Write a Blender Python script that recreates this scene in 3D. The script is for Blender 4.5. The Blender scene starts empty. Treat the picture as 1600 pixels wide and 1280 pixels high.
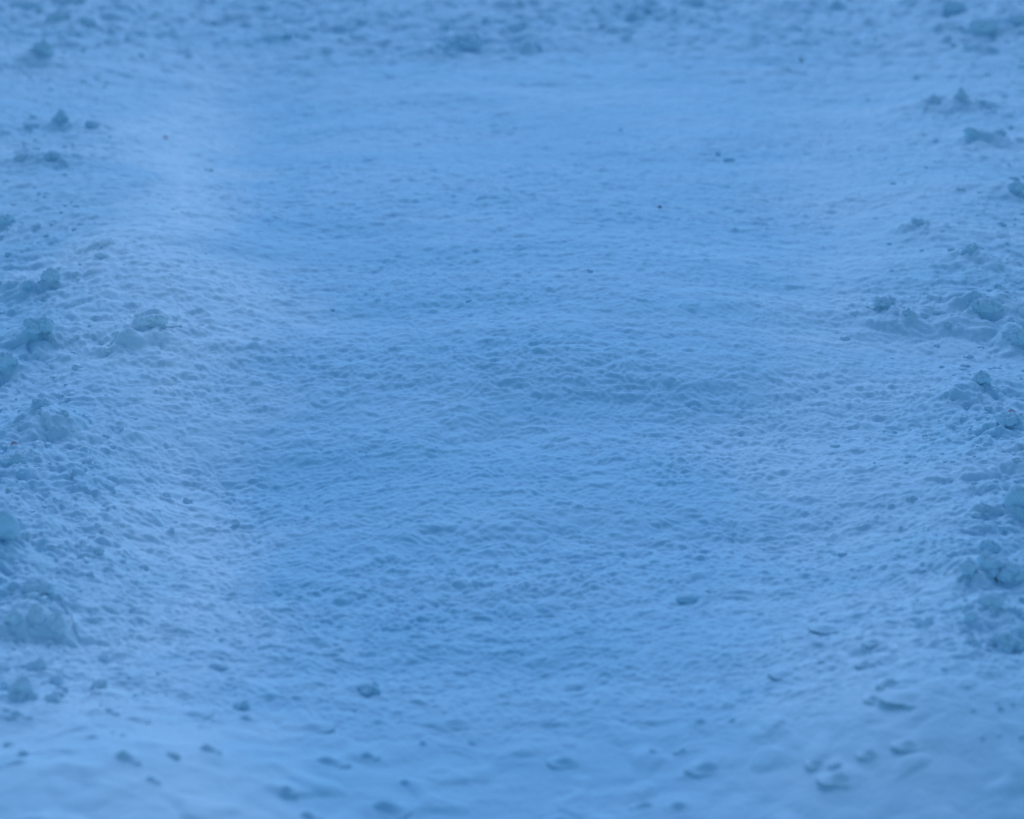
import bpy, math, random
import numpy as np
from mathutils import Vector

# ------------------------------------------------------------ camera, sky, sun
S = bpy.context.scene
C = S.collection
R = math.radians
CAM_H, PITCH, LENS, SENSOR = 1.0, 20.0, 85.0, 36.0
PW, PH = 1600.0, 1280.0                       # size of the photograph

cam_data = bpy.data.cameras.new('camera')
cam = bpy.data.objects.new('camera', cam_data)
C.objects.link(cam)
cam.location = (0, 0, CAM_H)
cam.rotation_euler = (R(90 - PITCH), 0, 0)
cam_data.lens = LENS
cam_data.sensor_width = SENSOR
cam_data.clip_start = 0.05
cam_data.clip_end = 2000
cam_data.dof.use_dof = True
cam_data.dof.focus_distance = 2.95
cam_data.dof.aperture_fstop = 5.0
S.camera = cam

SUN_EL, SUN_AZ = 38.0, 0.0                    # light comes from beyond the snow field, towards the camera
world = bpy.data.worlds.new('World')
S.world = world
world.use_nodes = True
wn, wl = world.node_tree.nodes, world.node_tree.links
bg = next(n for n in wn if n.type == 'BACKGROUND')
sky = wn.new('ShaderNodeTexSky')
sky.sky_type = 'NISHITA'
sky.sun_disc = False
sky.sun_elevation = R(SUN_EL)
sky.sun_rotation = R(SUN_AZ)
sky.air_density = 1.3
sky.dust_density = 0.1
sky.ozone_density = 6.0
cool = wn.new('ShaderNodeMix'); cool.data_type = 'RGBA'; cool.blend_type = 'MULTIPLY'
cool.inputs['Factor'].default_value = 1.0
cool.inputs['B'].default_value = (.50, .815, .955, 1)      # the photograph is balanced cold: its shade is pure sky blue
wl.new(sky.outputs['Color'], cool.inputs['A'])
wl.new(cool.outputs['Result'], bg.inputs['Color'])
bg.inputs['Strength'].default_value = 0.105

sun_data = bpy.data.lights.new('sun', 'SUN')
sun_data.energy = 1.3
sun_data.angle = R(30)
sun_data.color = (0.41, 0.628, 1.0)
sun = bpy.data.objects.new('sun', sun_data)
C.objects.link(sun)
sun.rotation_euler = (R(-(90 - SUN_EL)), 0, R(SUN_AZ))

S.view_settings.view_transform = 'Standard'
S.view_settings.look = 'None'
S.view_settings.gamma = 1.0
S.view_settings.exposure = 0.20

# ------------------------------------------------------------ noise
rng = np.random.RandomState(7)
PERM = np.arange(1024); rng.shuffle(PERM); PERM = np.concatenate([PERM, PERM]).astype(np.int32)
GR = rng.normal(size=(1024, 3)).astype(np.float32)
GR /= np.linalg.norm(GR, axis=1)[:, None]

def perlin(x, y, z=0.0):
    x = np.asarray(x, np.float32); y = np.asarray(y, np.float32)
    z = np.broadcast_to(np.asarray(z, np.float32), x.shape)
    xi = np.floor(x); yi = np.floor(y); zi = np.floor(z)
    xf = x - xi; yf = y - yi; zf = z - zi
    xi = xi.astype(np.int64) & 1023; yi = yi.astype(np.int64) & 1023; zi = zi.astype(np.int64) & 1023
    u = xf * xf * xf * (xf * (xf * 6 - 15) + 10)
    v = yf * yf * yf * (yf * (yf * 6 - 15) + 10)
    w = zf * zf * zf * (zf * (zf * 6 - 15) + 10)
    out = 0.0
    for dx in (0, 1):
        for dy in (0, 1):
            for dz in (0, 1):
                h = PERM[(PERM[(PERM[(xi + dx) & 1023] + yi + dy) & 1023] + zi + dz) & 1023]
                g = GR[h]
                d = g[..., 0] * (xf - dx) + g[..., 1] * (yf - dy) + g[..., 2] * (zf - dz)
                out = out + d * (u if dx else 1 - u) * (v if dy else 1 - v) * (w if dz else 1 - w)
    return out * 1.5

def billow(x, y, z=0.0):
    return 0.35 - np.abs(perlin(x, y, z)) * 1.0      # rounded hollows, raised creases when negated

def sstep(a, b, t):
    t = np.clip((t - a) / (b - a), 0, 1)
    return t * t * (3 - 2 * t)

# ------------------------------------------------------------ where a point of the photograph lies on the ground
FX = LENS / SENSOR * PW
def on_ground(px, py):
    a = R(PITCH); cx = (px - PW / 2) / FX; cy = (PH / 2 - py) / FX
    d = np.array([cx, math.cos(a) + cy * math.sin(a), -math.sin(a) + cy * math.cos(a)])
    t = CAM_H / -d[2]
    return d[0] * t, d[1] * t, t / FX                # x, y, metres per photo pixel there

def from_ground(x, y):
    """photo coordinates of ground points, to lay out the relief of the terrain"""
    a = R(PITCH)
    depth = y * math.cos(a) + CAM_H * math.sin(a)
    up = y * math.sin(a) - CAM_H * math.cos(a)
    depth = np.maximum(depth, 0.2)
    return PW / 2 + FX * x / depth, PH / 2 - FX * up / depth

# ------------------------------------------------------------ relief of the snow
# gentle tilts towards (+) or away from (-) the bright part of the sky: px, py, rx, ry, amount
TILT = [
    (300, 240, 120, 110, 1.7), (330, 350, 130, 70, 1.8), (230, 420, 130, 80, .6),
    (1385, 330, 90, 170, 1.2), (1380, 130, 110, 90, .35), (170, 130, 160, 120, .3),
    (230, 960, 150, 170, .9), (180, 1150, 200, 90, 1.3), (330, 740, 120, 80, .5), (1420, 850, 110, 160, .6),
    (1480, 640, 120, 90, .5), (1400, 1000, 140, 90, .4),
    (820, 560, 420, 130, -.55), (1150, 620, 200, 60, -.7), (1330, 790, 90, 40, -.8), (860, 630, 130, 40, -.6),
    (300, 695, 110, 35, -.8), (930, 760, 380, 90, -.5), (480, 640, 200, 60, -.5), (700, 870, 260, 90, -.35),
    (950, 1000, 330, 140, -.5), (900, 1180, 420, 130, -.6), (1450, 1230, 300, 90, -2.2), (560, 380, 200, 60, -.35),
    (800, 50, 600, 40, -.5), (60, 60, 120, 60, -.5), (1540, 50, 120, 60, -.6), (100, 540, 140, 80, -.4),
    (1520, 500, 140, 90, -.5), (60, 960, 90, 70, -.4), (1545, 920, 90, 70, -.4), (40, 350, 60, 60, -.4),
    (760, 300, 380, 70, .15), (1170, 1170, 200, 60, .2),
]
TILT_GAIN = 0.20
def tilt_field(x, y):
    px, py = from_ground(x, y)
    b = np.zeros_like(x)
    for cx, cy, rx, ry, s in TILT:
        if s < 0 and 300 < cy < 1100: s = s * 1.45
        if cy < 450: s = s * .5                               # seen at a low angle: gentler
        b += s * np.exp(-((px - cx) / rx) ** 2 - ((py - cy) / ry) ** 2)
    return b

# height of the big forms, integrated once on a regular raster
STEP = 0.02
RX = np.arange(-3.4, 3.4001, STEP, dtype=np.float32)
RY = np.arange(1.2, 9.0, STEP, dtype=np.float32)
def blur(a, sigma, axis):
    n = int(3 * sigma / STEP); k = np.exp(-.5 * (np.arange(-n, n + 1) * STEP / sigma) ** 2); k /= k.sum()
    return np.apply_along_axis(lambda v: np.convolve(np.pad(v, n, mode='edge'), k, 'valid'), axis, a)
_gx, _gy = np.meshgrid(RX, RY)
BIG = np.cumsum(-tilt_field(_gx, _gy) * TILT_GAIN * STEP, axis=0)
BIG = BIG - blur(BIG, .7, 0)                              # keep the tilts, not the long slope they add up to
BIG = blur(BIG, .07, 1)
BIG = BIG * sstep(1.2, 1.7, _gy) * sstep(9.0, 6.5, _gy) * sstep(3.3, 2.6, np.abs(_gx))
def big_form(x, y):
    fx = np.clip((x - RX[0]) / STEP, 1, len(RX) - 3.001); fy = np.clip((y - RY[0]) / STEP, 1, len(RY) - 3.001)
    ix = fx.astype(int); iy = fy.astype(int); tx = fx - ix; ty = fy - iy
    def w(t):                                             # cubic B-spline weights: no creases between raster cells
        return ((1 - t) ** 3 / 6, (3 * t ** 3 - 6 * t ** 2 + 4) / 6, (-3 * t ** 3 + 3 * t ** 2 + 3 * t + 1) / 6, t ** 3 / 6)
    wx, wy = w(tx), w(ty); out = 0
    for j in range(4):
        for i in range(4):
            out = out + BIG[iy + j - 1, ix + i - 1] * wx[i] * wy[j]
    return out

def ground_height(x, y, cell=None):
    x = np.asarray(x, np.float32); y = np.asarray(y, np.float32)
    if cell is None: cell = np.full_like(x, 0.002)
    keep = lambda wl: sstep(0.6 * wl, 0.25 * wl, cell)        # drop relief finer than the mesh can carry
    px, py = from_ground(x, y)
    wob = perlin(x * 2.3, y * 2.3, 5.5) * 130
    side = np.maximum(sstep(260, 20, px + wob), sstep(1360, 1590, px + wob))
    side = side * sstep(1160, 1020, py + wob * .2) * (.3 + .7 * sstep(250, 480, py + wob * .3))
    side = side * (.4 + .6 * sstep(-.3, .4, perlin(x * 5, y * 5, 31.5)))
    top = sstep(150, 20, py + wob * .25)
    rough = np.clip(.50 * side + top * .75, 0, 1.2)
    for cx, cy, cw in RUBBLE:
        m = (np.abs(x - cx) < 3.2 * cw) & (np.abs(y - cy) < 3.2 * cw)
        if m.any():
            rough[m] += .5 * np.exp(-(((x[m] - cx) ** 2 + (y[m] - cy) ** 2) / (1.25 * cw) ** 2))
    rough = np.minimum(rough, .95)
    near = sstep(1020, 1170, py)                              # the foreground is smoother
    patch = 0.8 + 0.4 * sstep(-.4, .4, perlin(x * 3.1, y * 4.6, 21.7))
    fine = 1.22 * (1 - .8 * near) * patch
    far = 1 - .25 * sstep(420, 150, py)                        # coarser farther up
    h = big_form(x, y)
    h = h + 0.008 * perlin(x * 1.9, y * 1.9, 1.3)
    h = h + 0.0065 * perlin(x * 2.4 + 1.5 * perlin(x * 3, y * 3, 2.2), y * 8.5, 40.4) * (.4 + .6 * sstep(200, 500, py))   # low swells across the field
    h = h + (0.0026 + .007 * rough) * perlin(x * 6.2, y * 6.2, 2.1) * keep(.16)
    # domain warp so that the crumbly grain is irregular; the grain runs across the field
    wx = x + 0.010 * perlin(x * 22, y * 22, 3.3); wy = y + 0.010 * perlin(x * 22, y * 22, 9.1)
    ax = wx * .68
    h = h + (0.0005 * fine * far + .0075 * rough) * 2.0 * np.abs(perlin(wx * 11, wy * 11, 4.4)) * keep(.09)
    h = h + 0.0007 * far * perlin(wx * 13, wy * 13, 4.9) * keep(.07)
    h = h + (0.0013 * fine * far + .0042 * rough) * np.abs(perlin(ax * 28, wy * 28, 6.2)) * 2.0 * keep(.04)
    h = h + (0.0020 * fine + .0024 * rough) * perlin(ax * 52, wy * 52, 7.7) * keep(.023)
    h = h + (0.0019 * fine + .0012 * rough) * np.abs(perlin(ax * 95, wy * 95, 7.1)) * 1.6 * keep(.0125)
    h = h + (0.0009 * fine + .0006 * rough) * perlin(wx * 190, wy * 190, 8.8) * keep(.006)
    # soft dents of the foreground
    h = h + near * (.0030 * sstep(.10, .6, perlin(wx * 25, wy * 25, 17.3)) + .0012 * perlin(wx * 44, wy * 44, 3.9)) * keep(.05)
    # rubble: rounded crumbs crowding each other, with dark gaps between
    if rough.max() > 0:
        m = (rough > .03) & (cell < .02)
        kx, ky = wx[m] * 1.0, wy[m]
        for freq, amp, ph in ((16, .0105, 51.3), (31, .0060, 61.9)):
            u = kx * freq; v = ky * freq; iu = np.floor(u); iv = np.floor(v); best = np.full(u.shape, 9., np.float32); hs = np.zeros(u.shape, np.float32)
            for du in (-1, 0, 1):
                for dv in (-1, 0, 1):
                    a = iu + du; b = iv + dv
                    k = PERM[(PERM[a.astype(np.int64) & 1023] + b.astype(np.int64)) & 1023]
                    g = GR[k]
                    d = (a + .5 + .42 * g[..., 0] - u) ** 2 + (b + .5 + .42 * g[..., 1] - v) ** 2
                    near_ = d < best
                    best = np.where(near_, d, best); hs = np.where(near_, g[..., 2], hs)
            h[m] += rough[m] * amp * np.sqrt(np.maximum(0, 1 - best * 2.2)) * (.55 + .75 * np.clip(hs, -.5, 1)) * keep(1.4 / freq)[m]
    # little hollows and pits
    pit = sstep(.28, .62, perlin(wx * 13, wy * 13, 12.5))
    h = h - (.0010 * (1 - .6 * near) + .004 * rough) * pit * keep(.09)
    # loose nodules that swell out of the crust
    nod = sstep(.40, .66, perlin(wx * 23, wy * 23, 14.2))
    h = h + (.0022 * (1 - .3 * near) + .008 * rough) * nod * keep(.05)
    for fnx, fny, rad, hh in SKIRTS:
        m = (np.abs(x - fnx) < 3 * rad) & (np.abs(y - fny) < 3 * rad)
        if m.any():
            h[m] += hh * np.exp(-(((x[m] - fnx) / rad) ** 2 + ((y[m] - fny) / rad) ** 2))
    return h
SKIRTS = []; RUBBLE = []

# ------------------------------------------------------------ materials
def snow_material(name, tint, grain):
    m = bpy.data.materials.new(name); m.use_nodes = True
    n, l = m.node_tree.nodes, m.node_tree.links
    p = next(k for k in n if k.type == 'BSDF_PRINCIPLED')
    geo = n.new('ShaderNodeNewGeometry')
    a = n.new('ShaderNodeTexNoise'); a.inputs['Scale'].default_value = 9; a.inputs['Detail'].default_value = 5
    ramp = n.new('ShaderNodeValToRGB')
    ramp.color_ramp.elements[0].position = .35; ramp.color_ramp.elements[1].position = .65
    ramp.color_ramp.elements[0].color = (tint[0] * .88, tint[1] * .96, tint[2] * .98, 1)   # icier, wetter snow
    ramp.color_ramp.elements[1].color = (tint[0] * 1.07, tint[1] * 1.03, tint[2] * 1.02, 1)         # drier snow
    st = n.new('ShaderNodeMapping'); st.inputs['Scale'].default_value = (.30, .85, 1)
    l.new(geo.outputs['Position'], st.inputs['Vector']); l.new(st.outputs['Vector'], a.inputs['Vector'])
    l.new(a.outputs['Fac'], ramp.inputs['Fac'])
    # broad light variation put into the colour: bluer, dimmer middle between two brighter strips
    sep = n.new('ShaderNodeSeparateXYZ'); l.new(geo.outputs['Position'], sep.inputs[0])
    def M(op, a, b=None, clamp=False):
        k = n.new('ShaderNodeMath'); k.operation = op; k.use_clamp = clamp
        for i, v in enumerate((a, b)):
            if v is None: continue
            if isinstance(v, (int, float)): k.inputs[i].default_value = v
            else: l.new(v, k.inputs[i])
        return k.outputs[0]
    nz = n.new('ShaderNodeTexNoise'); nz.inputs['Scale'].default_value = 2.2; nz.inputs['Detail'].default_value = 7
    nz.inputs['Roughness'].default_value = .62
    l.new(geo.outputs['Position'], nz.inputs['Vector'])
    half = M('ADD', M('MULTIPLY', sep.outputs['Y'], .118), .03)        # the dimmed middle widens with distance
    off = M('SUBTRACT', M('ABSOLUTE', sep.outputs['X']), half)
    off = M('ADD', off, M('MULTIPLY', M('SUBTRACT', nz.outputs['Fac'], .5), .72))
    dim_middle = M('SUBTRACT', .5, M('MULTIPLY', off, 3.2), True)
    far = M('SUBTRACT', 1.25, M('MULTIPLY', M('SUBTRACT', sep.outputs['Y'], 2.6), .3), True)   # the painted dimming weakens farther up
    dim_middle = M('MULTIPLY', dim_middle, M('MAXIMUM', far, .45))
    ridge = M('SUBTRACT', 1.0, M('MULTIPLY', M('ABSOLUTE', M('SUBTRACT', off, .06)), 7.0), True)  # brighter light painted as a pale strip on each side
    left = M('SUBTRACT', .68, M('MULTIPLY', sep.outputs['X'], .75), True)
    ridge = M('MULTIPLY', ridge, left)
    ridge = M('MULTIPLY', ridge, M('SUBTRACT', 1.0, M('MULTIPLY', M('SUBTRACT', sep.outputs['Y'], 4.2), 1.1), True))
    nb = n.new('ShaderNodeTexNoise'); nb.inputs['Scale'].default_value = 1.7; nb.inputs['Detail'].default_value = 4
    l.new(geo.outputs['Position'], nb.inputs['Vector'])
    ridge = M('MULTIPLY', ridge, M('MULTIPLY', M('SUBTRACT', nb.outputs['Fac'], .22), 4.0, True))   # the painted brightness comes in patches
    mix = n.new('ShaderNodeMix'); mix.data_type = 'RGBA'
    l.new(dim_middle, mix.inputs['Factor']); l.new(ramp.outputs['Color'], mix.inputs['A'])
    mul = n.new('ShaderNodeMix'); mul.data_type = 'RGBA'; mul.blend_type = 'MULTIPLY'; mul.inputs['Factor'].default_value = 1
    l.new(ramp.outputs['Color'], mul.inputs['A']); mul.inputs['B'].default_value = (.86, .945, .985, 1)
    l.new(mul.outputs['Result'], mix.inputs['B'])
    lit_strip = n.new('ShaderNodeMix'); lit_strip.data_type = 'RGBA'
    l.new(ridge, lit_strip.inputs['Factor']); l.new(mix.outputs['Result'], lit_strip.inputs['A']); lit_strip.inputs['B'].default_value = (.90, .965, .985, 1)
    l.new(lit_strip.outputs['Result'], p.inputs['Base Color'])
    g = n.new('ShaderNodeTexNoise'); g.inputs['Scale'].default_value = 420; g.inputs['Detail'].default_value = 3
    l.new(geo.outputs['Position'], g.inputs['Vector'])
    bump = n.new('ShaderNodeBump'); bump.inputs['Strength'].default_value = grain; bump.inputs['Distance'].default_value = .002
    l.new(g.outputs['Fac'], bump.inputs['Height'])
    l.new(bump.outputs['Normal'], p.inputs['Normal'])
    p.inputs['Roughness'].default_value = .62
    p.inputs['Specular IOR Level'].default_value = .08
    return m

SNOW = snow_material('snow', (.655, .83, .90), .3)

def flat_material(name, col, rough=.7):
    m = bpy.data.materials.new(name); m.use_nodes = True
    n, l = m.node_tree.nodes, m.node_tree.links
    p = next(k for k in n if k.type == 'BSDF_PRINCIPLED')
    t = n.new('ShaderNodeTexNoise'); t.inputs['Scale'].default_value = 300
    mix = n.new('ShaderNodeMix'); mix.data_type = 'RGBA'
    mix.inputs['A'].default_value = (*[c * .8 for c in col], 1); mix.inputs['B'].default_value = (*col, 1)
    l.new(t.outputs['Fac'], mix.inputs['Factor']); l.new(mix.outputs['Result'], p.inputs['Base Color'])
    p.inputs['Roughness'].default_value = rough
    return m

RED = flat_material('red_bud_scale', (.85, .58, .64))
DARK = flat_material('dark_bark', (.16, .18, .22))

def mesh_from(name, co, faces, mat, smooth=True):
    co = np.asarray(co, np.float32); faces = np.asarray(faces, np.int32)
    me = bpy.data.meshes.new(name)
    k = faces.shape[1]
    me.vertices.add(len(co)); me.vertices.foreach_set('co', co.ravel())
    me.loops.add(faces.size); me.loops.foreach_set('vertex_index', faces.ravel())
    me.polygons.add(len(faces))
    me.polygons.foreach_set('loop_start', np.arange(0, faces.size, k, dtype=np.int32))
    me.polygons.foreach_set('use_smooth', np.full(len(faces), smooth))
    me.update(calc_edges=True)
    me.materials.append(mat)
    return me

def link(name, me, loc=(0, 0, 0)):
    o = bpy.data.objects.new(name, me); C.objects.link(o); o.location = loc
    return o

def icosphere(sub):
    t = (1 + 5 ** .5) / 2
    v = [(-1, t, 0), (1, t, 0), (-1, -t, 0), (1, -t, 0), (0, -1, t), (0, 1, t), (0, -1, -t), (0, 1, -t), (t, 0, -1), (t, 0, 1), (-t, 0, -1), (-t, 0, 1)]
    v = [Vector(p).normalized() for p in v]
    f = [(0, 11, 5), (0, 5, 1), (0, 1, 7), (0, 7, 10), (0, 10, 11), (1, 5, 9), (5, 11, 4), (11, 10, 2), (10, 7, 6), (7, 1, 8),
         (3, 9, 4), (3, 4, 2), (3, 2, 6), (3, 6, 8), (3, 8, 9), (4, 9, 5), (2, 4, 11), (6, 2, 10), (8, 6, 7), (9, 8, 1)]
    for _ in range(sub):
        mid = {}; nf = []
        def m(a, b):
            k = (min(a, b), max(a, b))
            if k not in mid:
                mid[k] = len(v); v.append(((v[a] + v[b]) / 2).normalized())
            return mid[k]
        for a, b, c in f:
            ab, bc, ca = m(a, b), m(b, c), m(c, a)
            nf += [(a, ab, ca), (b, bc, ab), (c, ca, bc), (ab, bc, ca)]
        f = nf
    return np.array([tuple(p) for p in v], np.float32), np.array(f, np.int32)
ICO5 = icosphere(5); ICO4 = icosphere(4); ICO3 = icosphere(3); ICO1 = icosphere(1)

def lump_shape(ico, seed, w, d, h, style):
    """one lump of snow: radius eaten and swollen by noise, then given its size"""
    p = ico[0].copy(); s = seed * 7.31
    rr = np.random.RandomState(seed)
    def knobs(n):                                           # rounded knobs that meet in creases
        c = rr.normal(size=(n, 3)) * (1, 1, .8); c /= np.linalg.norm(c, axis=1)[:, None]
        d = np.sqrt(np.maximum(0, 2 - 2 * (p @ c.T.astype(np.float32)))).min(axis=1) * math.sqrt(n) / 3.545
        return np.sqrt(np.maximum(0, 1 - np.minimum(d, 1) ** 2)) - .8
    q = np.abs(p) ** 4
    big, mid, small, tiny, sq = {'crumbly': (.40, .38, .16, .06, 0), 'block': (.16, .14, .07, .04, .6), 'round': (.10, .10, .05, .03, .2),
                           'mound': (.42, .30, .13, .06, 0), 'spire': (.38, .34, .14, .06, 0), 'drift': (.22, .08, .03, .02, 0)}[style]
    r = 1 + big * perlin(p[:, 0] * 1.3 + s, p[:, 1] * 1.3, p[:, 2] * 1.3 + s) + mid * knobs(14) + small * knobs(60)
    r = r + tiny * perlin(p[:, 0] * 9 + s, p[:, 1] * 9, p[:, 2] * 9) + tiny * .5 * perlin(p[:, 0] * 19 + s, p[:, 1] * 19, p[:, 2] * 19)
    r = r * (1 - sq + sq * q.sum(axis=1) ** (-.25) * .95)
    p = p * r[:, None]
    if style in ('mound', 'drift'):                         # a soft swelling that runs out into the snow
        rho = np.hypot(p[:, 0], p[:, 1])
        f = np.exp(-3.2 * rho ** 2) + (r - 1) * .5 * np.clip(1.1 - rho, 0, 1)
        p[:, 2] = np.where(p[:, 2] > -.05, f, -.3)
        p[:, 0] *= w / 2.0; p[:, 1] *= d / 2.0; p[:, 2] *= h
        p[:, 2] -= .30 * h
        return p
    k = np.clip(p[:, 2] + .2, 0, 1.4)
    taper = {'mound': .03, 'spire': .16, 'crumbly': .06, 'round': 0.0, 'block': .05}[style]
    p[:, 0] *= 1.1 - taper * k; p[:, 1] *= 1.1 - taper * k
    low = np.clip(-.15 - p[:, 2], 0, .4)
    foot = {'mound': 1.3, 'spire': .8, 'crumbly': -.7, 'round': -1.1, 'block': -.4}[style]
    p[:, 0] *= 1 + foot * low; p[:, 1] *= 1 + foot * low          # the foot spreads into the snow around it
    p[:, 2] = np.maximum(p[:, 2], -.55 + .05 * p[:, 0])
    ex = p.max(axis=0) - p.min(axis=0)
    p[:, 0] *= w / ex[0]; p[:, 1] *= d / ex[1]; p[:, 2] *= h * 1.2 / ex[2]
    p[:, 2] -= p[:, 2].min() + h * .25                      # a fifth of it is sunk in the snow
    return p

def clump_shape(seed, w, h, style):
    """a clump as it broke: one main lump and smaller ones frozen onto it, in one mesh"""
    r = np.random.RandomState(seed + 900)
    if style in ('round', 'block'):
        return lump_shape(ICO5, seed, w, w * .85, h, style), ICO5[1]
    main = {'crumbly': .66, 'mound': 1.25, 'spire': .62}[style]
    co = [lump_shape(ICO5, seed, w * main, w * .62, h * .92, style)]; fa = [ICO5[1]]; n = len(co[0])
    for k in range({'crumbly': 15, 'mound': 12, 'spire': 12}[style]):
        sw = w * r.uniform(.16, .46) * (1 if style == 'crumbly' else .8); sh = sw * r.uniform(.55, .9)
        sh = min(sh, h * .8)
        q = lump_shape(ICO4, seed * 31 + k, sw, sw * .9, sh, 'crumbly')
        a = r.uniform(0, 6.28); d = r.uniform(.35, 1.0)
        q = q + np.array([math.cos(a) * d * (w - sw) * .5, math.sin(a) * d * (w - sw) * .42, (1 - d) * h * .55])
        co.append(q); fa.append(ICO4[1] + n); n += len(q)
    return np.concatenate(co), np.concatenate(fa)

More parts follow.
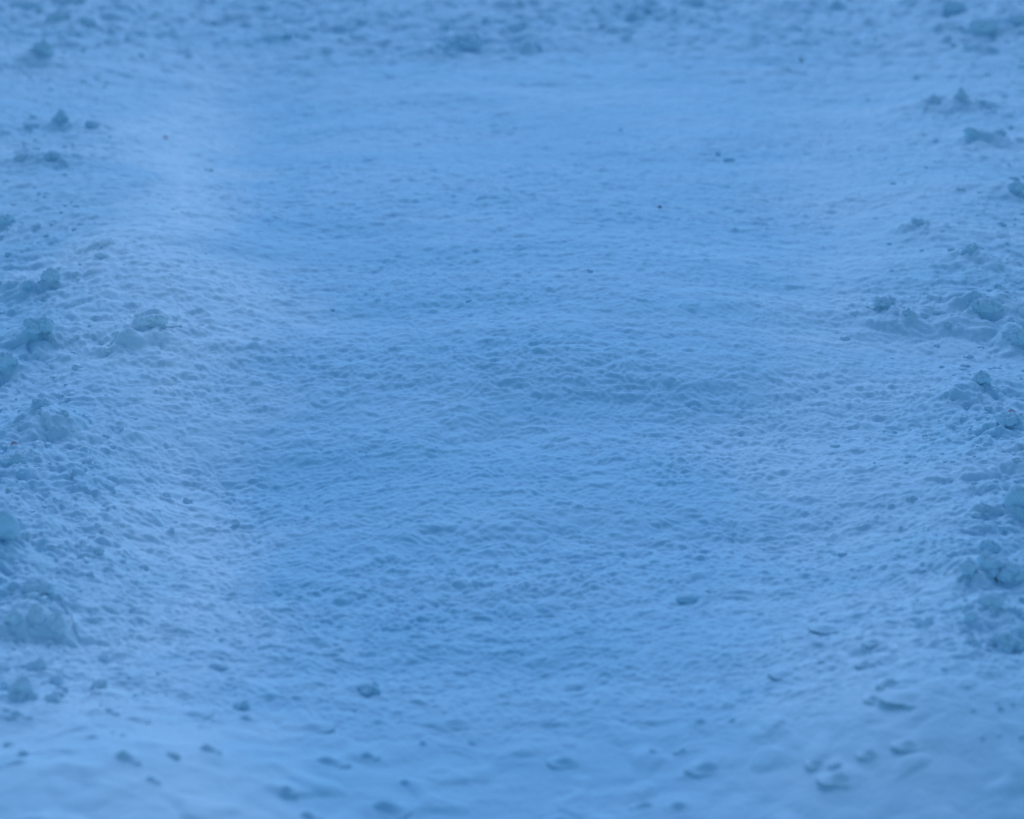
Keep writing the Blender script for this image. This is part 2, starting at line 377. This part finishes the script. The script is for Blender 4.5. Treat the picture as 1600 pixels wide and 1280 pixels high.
# ------------------------------------------------------------ the single clumps: foot px, py, width, height, style, label
CLUMPS = [
    # top left corner
    (40, 27, 58, 40, 'block', 'big square snow block with a dark cracked foot in the top left corner'),
    (112, 20, 44, 34, 'crumbly', 'tall lump just right of the square block at the top left corner'),
    (133, 50, 32, 24, 'round', 'smooth dark knob at the right end of the top left heap'),
    (92, 48, 48, 26, 'crumbly', 'pale lump below the square block and left of the smooth dark knob'),
    (62, 100, 50, 44, 'mound', 'broad pale mound below the square block, lowest of the top left heap'),
    (185, 18, 26, 20, 'mound', 'small pointed lump standing alone at the top edge, right of the top left heap'),
    # left side, from far to near
    (48, 215, 40, 16, 'mound', 'low dark lump, leftmost of the row of three near the left edge'),
    (95, 215, 36, 46, 'spire', 'tall spire-shaped lump in the middle of the row of three on the left'),
    (143, 214, 34, 22, 'crumbly', 'squat lump right of the tall spire on the left'),
    (82, 274, 34, 20, 'crumbly', 'small blunt lump below the tall spire on the left'),
    (34, 268, 40, 18, 'crumbly', 'flat broken lump near the left edge, left of the small blunt lump'),
    (8, 368, 44, 20, 'crumbly', 'dark flat lump cut by the left edge in the upper half'),
    (166, 434, 34, 13, 'mound', 'thin dark sliver of snow lying alone above the dark wedge on the left'),
    (80, 480, 46, 28, 'crumbly', 'dark wedge-shaped clump with shaded front on the left'),
    (45, 484, 28, 16, 'crumbly', 'little lump touching the left side of the dark wedge-shaped clump'),
    (58, 558, 70, 34, 'crumbly', 'wide grey-blue clump near the left edge in the middle of the height'),
    (238, 550, 66, 19, 'mound', 'long low drift lump standing farthest into the field on the left'),
    (184, 562, 26, 16, 'crumbly', 'small nub left of the long low drift lump'),
    (8, 590, 50, 46, 'crumbly', 'large rough clump cut by the left edge in the middle of the height'),
    (62, 662, 44, 24, 'crumbly', 'rugged clump on the left, above the small pyramid'),
    (97, 672, 28, 13, 'spire', 'small pyramid with a bright rim below the rugged clump on the left'),
    (22, 735, 62, 26, 'crumbly', 'broad shaded clump at the left edge under the red fleck'),
    (8, 872, 46, 58, 'round', 'big smooth ball cut by the left edge in the lower half'),
    (15, 874, 20, 19, 'round', 'little ball leaning on the front of the big smooth ball at the left edge'),
    (365, 781, 19, 12, 'round', 'lone round pellet lying away from the heaps on the left of the field'),
    # left cluster
    (22, 983, 36, 36, 'crumbly', 'leftmost lump of the dark broken cluster at the lower left'),
    (56, 980, 38, 44, 'crumbly', 'tallest lump in the middle of the dark broken cluster at the lower left'),
    (88, 984, 28, 34, 'crumbly', 'right end lump of the dark broken cluster at the lower left'),
    (54, 940, 46, 22, 'crumbly', 'pale lump behind the dark broken cluster at the lower left'),
    (54, 1038, 38, 20, 'crumbly', 'pale crumbly lump between the dark cluster and the flat-footed mound, left'),
    (86, 1054, 22, 16, 'round', 'small rounded lump above right of the flat-footed mound, left'),
    (92, 1072, 26, 14, 'mound', 'low lump touching the right shoulder of the flat-footed mound, left'),
    (8, 1074, 28, 14, 'crumbly', 'little plate behind the flat-footed mound at the left edge'),
    (28, 1098, 80, 46, 'spire', 'large peaked mound with a dark flat foot at the lower left edge'),
    (82, 1098, 34, 12, 'mound', 'thin tail of snow running right from the flat-footed mound, left'),
    (154, 1058, 38, 20, 'mound', 'smooth leaf-shaped lump with a bright rim lying alone at the lower left'),
    (376, 1082, 36, 14, 'mound', 'flat flake with a bright edge lying alone right of the lower left heap'),
    (160, 1010, 22, 12, 'crumbly', 'tiny rough lump above the leaf-shaped lump at the lower left'),
    # top and middle of the field
    (726, 80, 82, 38, 'crumbly', 'dark broad clump standing alone in the middle of the top ridge'),
    (700, 87, 34, 16, 'crumbly', 'small lump at the left foot of the dark broad clump in the top ridge'),
    (562, 50, 30, 20, 'crumbly', 'dark lump on the top ridge, left of the broad clump'),
    (836, 78, 34, 16, 'crumbly', 'rough lump on the top ridge, right of the broad clump'),
    (812, 58, 24, 18, 'crumbly', 'pale upright lump on the top ridge behind the rough lump'),
    (1005, 30, 46, 26, 'mound', 'pointed slab near the top edge right of the middle'),
    (948, 48, 24, 10, 'round', 'small dark pellet below left of the pointed slab at the top'),
    (1122, 244, 15, 16, 'spire', 'tiny upright lump, left one of the lone pair in the upper field'),
    (1140, 252, 22, 12, 'round', 'tiny flat lump, right one of the lone pair in the upper field'),
    (1075, 922, 36, 12, 'round', 'lone flat oval pellet in the lower right of the open field'),
    (575, 1048, 50, 14, 'crumbly', 'dark elongated crust piece in the lower middle of the field'),
    # right side, from far to near
    (1540, 58, 50, 38, 'block', 'pale rounded block with a bright rim in the top right corner'),
    (1490, 28, 44, 26, 'crumbly', 'rough dim lump left of the rounded block at the top right'),
    (1590, 52, 40, 18, 'crumbly', 'dim lump at the right edge beside the rounded block at the top'),
    (1550, 170, 46, 17, 'mound', 'low dark lump, rightmost of the row of three near the right edge'),
    (1503, 170, 38, 48, 'spire', 'tall spire-shaped lump in the middle of the row of three on the right'),
    (1460, 170, 36, 24, 'crumbly', 'squat lump left of the tall spire on the right'),
    (1518, 229, 34, 20, 'crumbly', 'small blunt lump below the tall spire on the right'),
    (1562, 224, 34, 18, 'crumbly', 'flat broken lump near the right edge below the row of three'),
    (1590, 326, 44, 20, 'crumbly', 'dark flat lump cut by the right edge in the upper half'),
    (1432, 386, 32, 13, 'mound', 'thin dark sliver of snow lying alone above the dark wedge on the right'),
    (1520, 436, 48, 28, 'crumbly', 'dark wedge-shaped clump with shaded front on the right'),
    (1556, 438, 28, 16, 'crumbly', 'little lump touching the right side of the dark wedge-shaped clump'),
    (1544, 514, 70, 34, 'crumbly', 'wide grey-blue clump near the right edge in the middle of the height'),
    (1382, 506, 54, 17, 'mound', 'low drift lump standing farthest into the field on the right'),
    (1417, 516, 24, 16, 'crumbly', 'small nub right of the low drift lump'),
    (1594, 544, 50, 46, 'crumbly', 'large rough clump cut by the right edge in the middle of the height'),
    (1534, 618, 44, 26, 'crumbly', 'rugged clump on the right, beside the small pyramid'),
    (1502, 627, 28, 14, 'spire', 'small pyramid with a bright rim left of the rugged clump on the right'),
    (1578, 690, 62, 26, 'crumbly', 'broad shaded clump at the right edge under the red fleck'),
    (1592, 828, 46, 58, 'round', 'big smooth ball cut by the right edge in the lower half'),
    (1588, 828, 18, 19, 'round', 'little ball leaning on the front of the big smooth ball at the right edge'),
    (1580, 938, 40, 40, 'crumbly', 'rightmost lump of the dark broken cluster at the lower right'),
    (1544, 934, 40, 44, 'crumbly', 'tallest lump in the middle of the dark broken cluster at the lower right'),
    (1512, 940, 28, 30, 'crumbly', 'left end lump of the dark broken cluster at the lower right'),
    (1546, 894, 46, 22, 'crumbly', 'pale lump behind the dark broken cluster at the lower right'),
    (1546, 994, 38, 22, 'crumbly', 'pale crumbly lump between the dark cluster and the flat-footed mound, right'),
    (1516, 1010, 22, 16, 'round', 'small rounded lump above left of the flat-footed mound, right'),
    (1508, 1028, 26, 14, 'mound', 'low lump touching the left shoulder of the flat-footed mound, right'),
    (1592, 1030, 28, 16, 'crumbly', 'little plate behind the flat-footed mound at the right edge'),
    (1572, 1054, 80, 46, 'spire', 'large peaked mound with a dark flat foot at the lower right edge'),
    (1518, 1054, 36, 12, 'mound', 'thin tail of snow running left from the flat-footed mound, right'),
    (1446, 1013, 40, 20, 'mound', 'smooth leaf-shaped lump with a bright rim lying alone at the lower right'),
]
# soft, out of focus pellets of the foreground: foot px, py, width, height
PELLETS = [
    (193, 1222, 34, 24), (600, 1230, 56, 26), (478, 1254, 30, 18), (446, 1222, 24, 16), (145, 1176, 26, 11),
    (322, 1180, 30, 18), (878, 1232, 44, 14), (1108, 1174, 46, 18), (1314, 1214, 44, 20), (682, 1278, 60, 20),
    (208, 1128, 34, 9), (572, 1150, 24, 14), (508, 1166, 44, 18), (632, 1184, 22, 12), (485, 1108, 44, 10),
    (590, 1094, 36, 12), (712, 1092, 44, 12), (736, 1116, 20, 9), (660, 1120, 14, 9), (885, 1150, 40, 14),
    (1095, 1110, 24, 14), (1146, 1112, 16, 9), (1020, 1144, 20, 9), (1068, 1144, 18, 9), (1390, 1110, 30, 16),
    (1364, 1124, 20, 10), (1425, 1134, 62, 12), (1420, 1186, 34, 14), (1360, 1190, 26, 14), (1278, 1190, 26, 14),
    (1352, 1066, 22, 10), (1388, 1062, 36, 8), (1424, 1080, 32, 10), (1230, 1058, 36, 9), (1300, 1044, 28, 9),
    (1364, 1036, 24, 8), (1250, 1002, 34, 10), (1290, 992, 34, 8), (382, 1100, 24, 12), (286, 1062, 26, 8),
    (300, 1104, 40, 10), (312, 1130, 20, 7), (236, 1246, 20, 12), (1010, 1216, 36, 14), (1062, 1220, 30, 14),
    (820, 1262, 40, 14), (1216, 1270, 50, 18), (30, 1230, 40, 14), (716, 1248, 40, 14), (25, 1124, 22, 12),
]

def base_height(x, y):
    return float(ground_height(np.array([x], np.float32), np.array([y], np.float32))[0])

placed = []
for i, (px, py, w, h, style, label) in enumerate(CLUMPS):
    x, y, s = on_ground(px, py)
    y += w * s * .36
    if (px < 360 or px > 1370 or py < 100) and not 1000 < py: RUBBLE.append((x, y, w * s))
    if 100 < py < 820: w *= .85; h *= .82
    if 900 < py < 1000 and (px < 120 or px > 1480): w *= 1.35
    placed.append((x, y, w * s, h * s * (.6 if py < 300 else .9 if 900 < py < 1000 else 1.0 if py > 1085 and style == 'spire' else .9 if style in ('round', 'mound', 'block') else .72), style, label, i))
    if style not in ('round', 'block') and py < 850 and not 150 < px < 1450: SKIRTS.append((x, y + w * s * .3, w * s * .68, h * s * .24))
soft = []
for i, (px, py, w, h) in enumerate(PELLETS):
    x, y, s = on_ground(px, py)
    y += w * s * .3
    soft.append((x, y, w * s, h * s, i)); SKIRTS.append((x, y, w * s * .7, h * s * .2))

for x, y, w, h, style, label, i in placed:
    co, fa = clump_shape(i + 1, w, h, style)
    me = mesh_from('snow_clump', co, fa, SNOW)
    o = link('snow_clump', me, (x, y, base_height(x, y) - {'mound': .10, 'spire': .25}.get(style, .12) * h))
    o['label'] = label; o['category'] = 'snow clump'; o['group'] = 'clumps of snow on the snow field'
for x, y, w, h, i in soft:
    co = lump_shape(ICO3, i + 300, w * 1.6, w * 1.1, h * .66, 'drift')
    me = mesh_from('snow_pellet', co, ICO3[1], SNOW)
    o = link('snow_pellet', me, (x, y, base_height(x, y) - .02 * h))
    o['label'] = 'small soft snow pellet half sunk in the smooth foreground snow'
    o['category'] = 'snow pellet'; o['group'] = 'snow pellets strewn over the foreground'

# ------------------------------------------------------------ the ground: one sheet from under the camera to the horizon
def build_ground():
    dense = np.arange(-14.5, 14.5001, 29.0 / 1350)
    mid = np.concatenate([14.5 + np.cumsum(np.linspace(.03, .25, 220))])
    mid = mid[mid < 60]
    far = np.arange(62, 181, 4.0)
    ang = np.concatenate([-far[::-1], -mid[::-1], dense, mid, far])
    ang[0] = -180; ang[-1] = 180
    dip = np.arange(32.0, 9.0, -23.0 / 1250)
    rad = CAM_H / np.tan(np.radians(dip))
    inner = np.linspace(0.02, rad[0] - .01, 24)
    outer = rad[-1] * np.exp(np.linspace(.01, math.log(600 / rad[-1]), 60))
    rad = np.concatenate([inner, rad, outer])
    A, Q = np.meshgrid(np.radians(ang), rad)
    X = (Q * np.sin(A)).astype(np.float32); Y = (Q * np.cos(A)).astype(np.float32)
    dA = np.gradient(np.radians(ang)); dR = np.gradient(rad)
    cell = np.maximum(Q * dA[None, :], dR[:, None] * .6).astype(np.float32)
    Z = ground_height(X.ravel(), Y.ravel(), cell.ravel())
    co = np.stack([X.ravel(), Y.ravel(), Z], axis=1)
    nr, na = X.shape
    idx = np.arange(nr * na).reshape(nr, na)
    f = np.stack([idx[:-1, :-1], idx[:-1, 1:], idx[1:, 1:], idx[1:, :-1]], axis=-1).reshape(-1, 4)[:, ::-1]
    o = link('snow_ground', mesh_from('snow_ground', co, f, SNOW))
    o['kind'] = 'structure'
build_ground()

# ------------------------------------------------------------ loose crumbs, too many to count
def build_crumbs():
    r = np.random.RandomState(11)
    P = []
    while len(P) < 1300:
        px, py = r.uniform(-60, 1660), r.uniform(-10, 1200)
        edge = max(0, (430 - px) / 430, (px - 1200) / 400)
        dens = .003 + .8 * min(1, edge) ** 2.6 + (.3 if py < 70 else 0)
        if py > 1080: dens *= .25
        if r.rand() < dens: P.append((px, py))
    xs, ys, ss = zip(*[on_ground(*p) for p in P])
    xs = np.array(xs, np.float32); ys = np.array(ys, np.float32)
    zs = ground_height(xs, ys)
    size = .0020 + .0048 * r.rand(len(P)) ** 3
    n = len(ICO1[0]); co = []; fa = []
    for k in range(len(P)):
        v = ICO1[0] * (1 + .35 * r.randn(n, 1).clip(-1, 1) * .7)
        v = v * size[k] * np.array([r.uniform(.9, 1.6), r.uniform(.8, 1.2), r.uniform(.55, .85)])
        a = r.uniform(0, 6.28); ca, sa = math.cos(a), math.sin(a)
        v = np.stack([v[:, 0] * ca - v[:, 1] * sa, v[:, 0] * sa + v[:, 1] * ca, v[:, 2]], axis=1)
        co.append(v + np.array([xs[k], ys[k], zs[k] - size[k] * .12])); fa.append(ICO1[1] + k * n)
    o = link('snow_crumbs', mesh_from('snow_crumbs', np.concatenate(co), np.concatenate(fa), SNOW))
    o['kind'] = 'stuff'; o['label'] = 'tiny loose snow crumbs strewn over the rough borders of the field'; o['category'] = 'snow crumbs'
build_crumbs()

# ------------------------------------------------------------ little bits of plant litter on the snow
def flake(name, px, py, w, mat, label, cat, seed):
    x, y, s = on_ground(px, py)
    nx, ny = 14, 8; r = np.random.RandomState(seed)
    top = []; wv = w * s
    for j in range(ny + 1):
        for i in range(nx + 1):
            u = i / nx * 2 - 1; t = (j / ny * 2 - 1) * math.sqrt(max(0, 1 - abs(u) ** 2.2)) + .02 * r.randn()
            top.append((u * wv / 2, t * wv * .3, wv * (.16 * (1 - u * u) + .18 * t * t)))
    top = np.array(top); th = wv * .08
    bot = top - np.array([0, 0, th]); N = len(top)
    q = lambda i, j: j * (nx + 1) + i
    f = []
    for j in range(ny):
        for i in range(nx):
            f.append((q(i, j), q(i + 1, j), q(i + 1, j + 1), q(i, j + 1)))
            f.append((q(i, j + 1) + N, q(i + 1, j + 1) + N, q(i + 1, j) + N, q(i, j) + N))
    rim = [q(i, 0) for i in range(nx)] + [q(nx, j) for j in range(ny)] + [q(i, ny) for i in range(nx, 0, -1)] + [q(0, j) for j in range(ny, 0, -1)]
    for a, b in zip(rim, rim[1:] + rim[:1]): f.append((a, a + N, b + N, b))
    o = link(name, mesh_from(name, np.concatenate([top, bot]), f, mat), (x, y, base_height(x, y) + th))
    o.rotation_euler = (r.uniform(.1, .4), r.uniform(-.2, .2), r.uniform(-.5, .5))
    o['label'] = label; o['category'] = cat
flake('plant_scale', 258, 217, 9, RED, 'tiny reddish plant scale lying on the bright snow at upper left', 'plant scale', 1)
flake('plant_scale', 22, 695, 12, RED, 'reddish plant scale on the snow near the left edge above the broad shaded clump', 'plant scale', 2)
flake('plant_scale', 1580, 650, 16, RED, 'pale reddish plant scale on the snow near the right edge', 'plant scale', 3)
flake('bark_chip', 1031, 340, 7, DARK, 'tiny dark bark chip on the open snow in the upper middle', 'bark chip', 4)
flake('bark_chip', 1252, 91, 7, DARK, 'tiny dark bark chip on the top ridge towards the right', 'bark chip', 5)
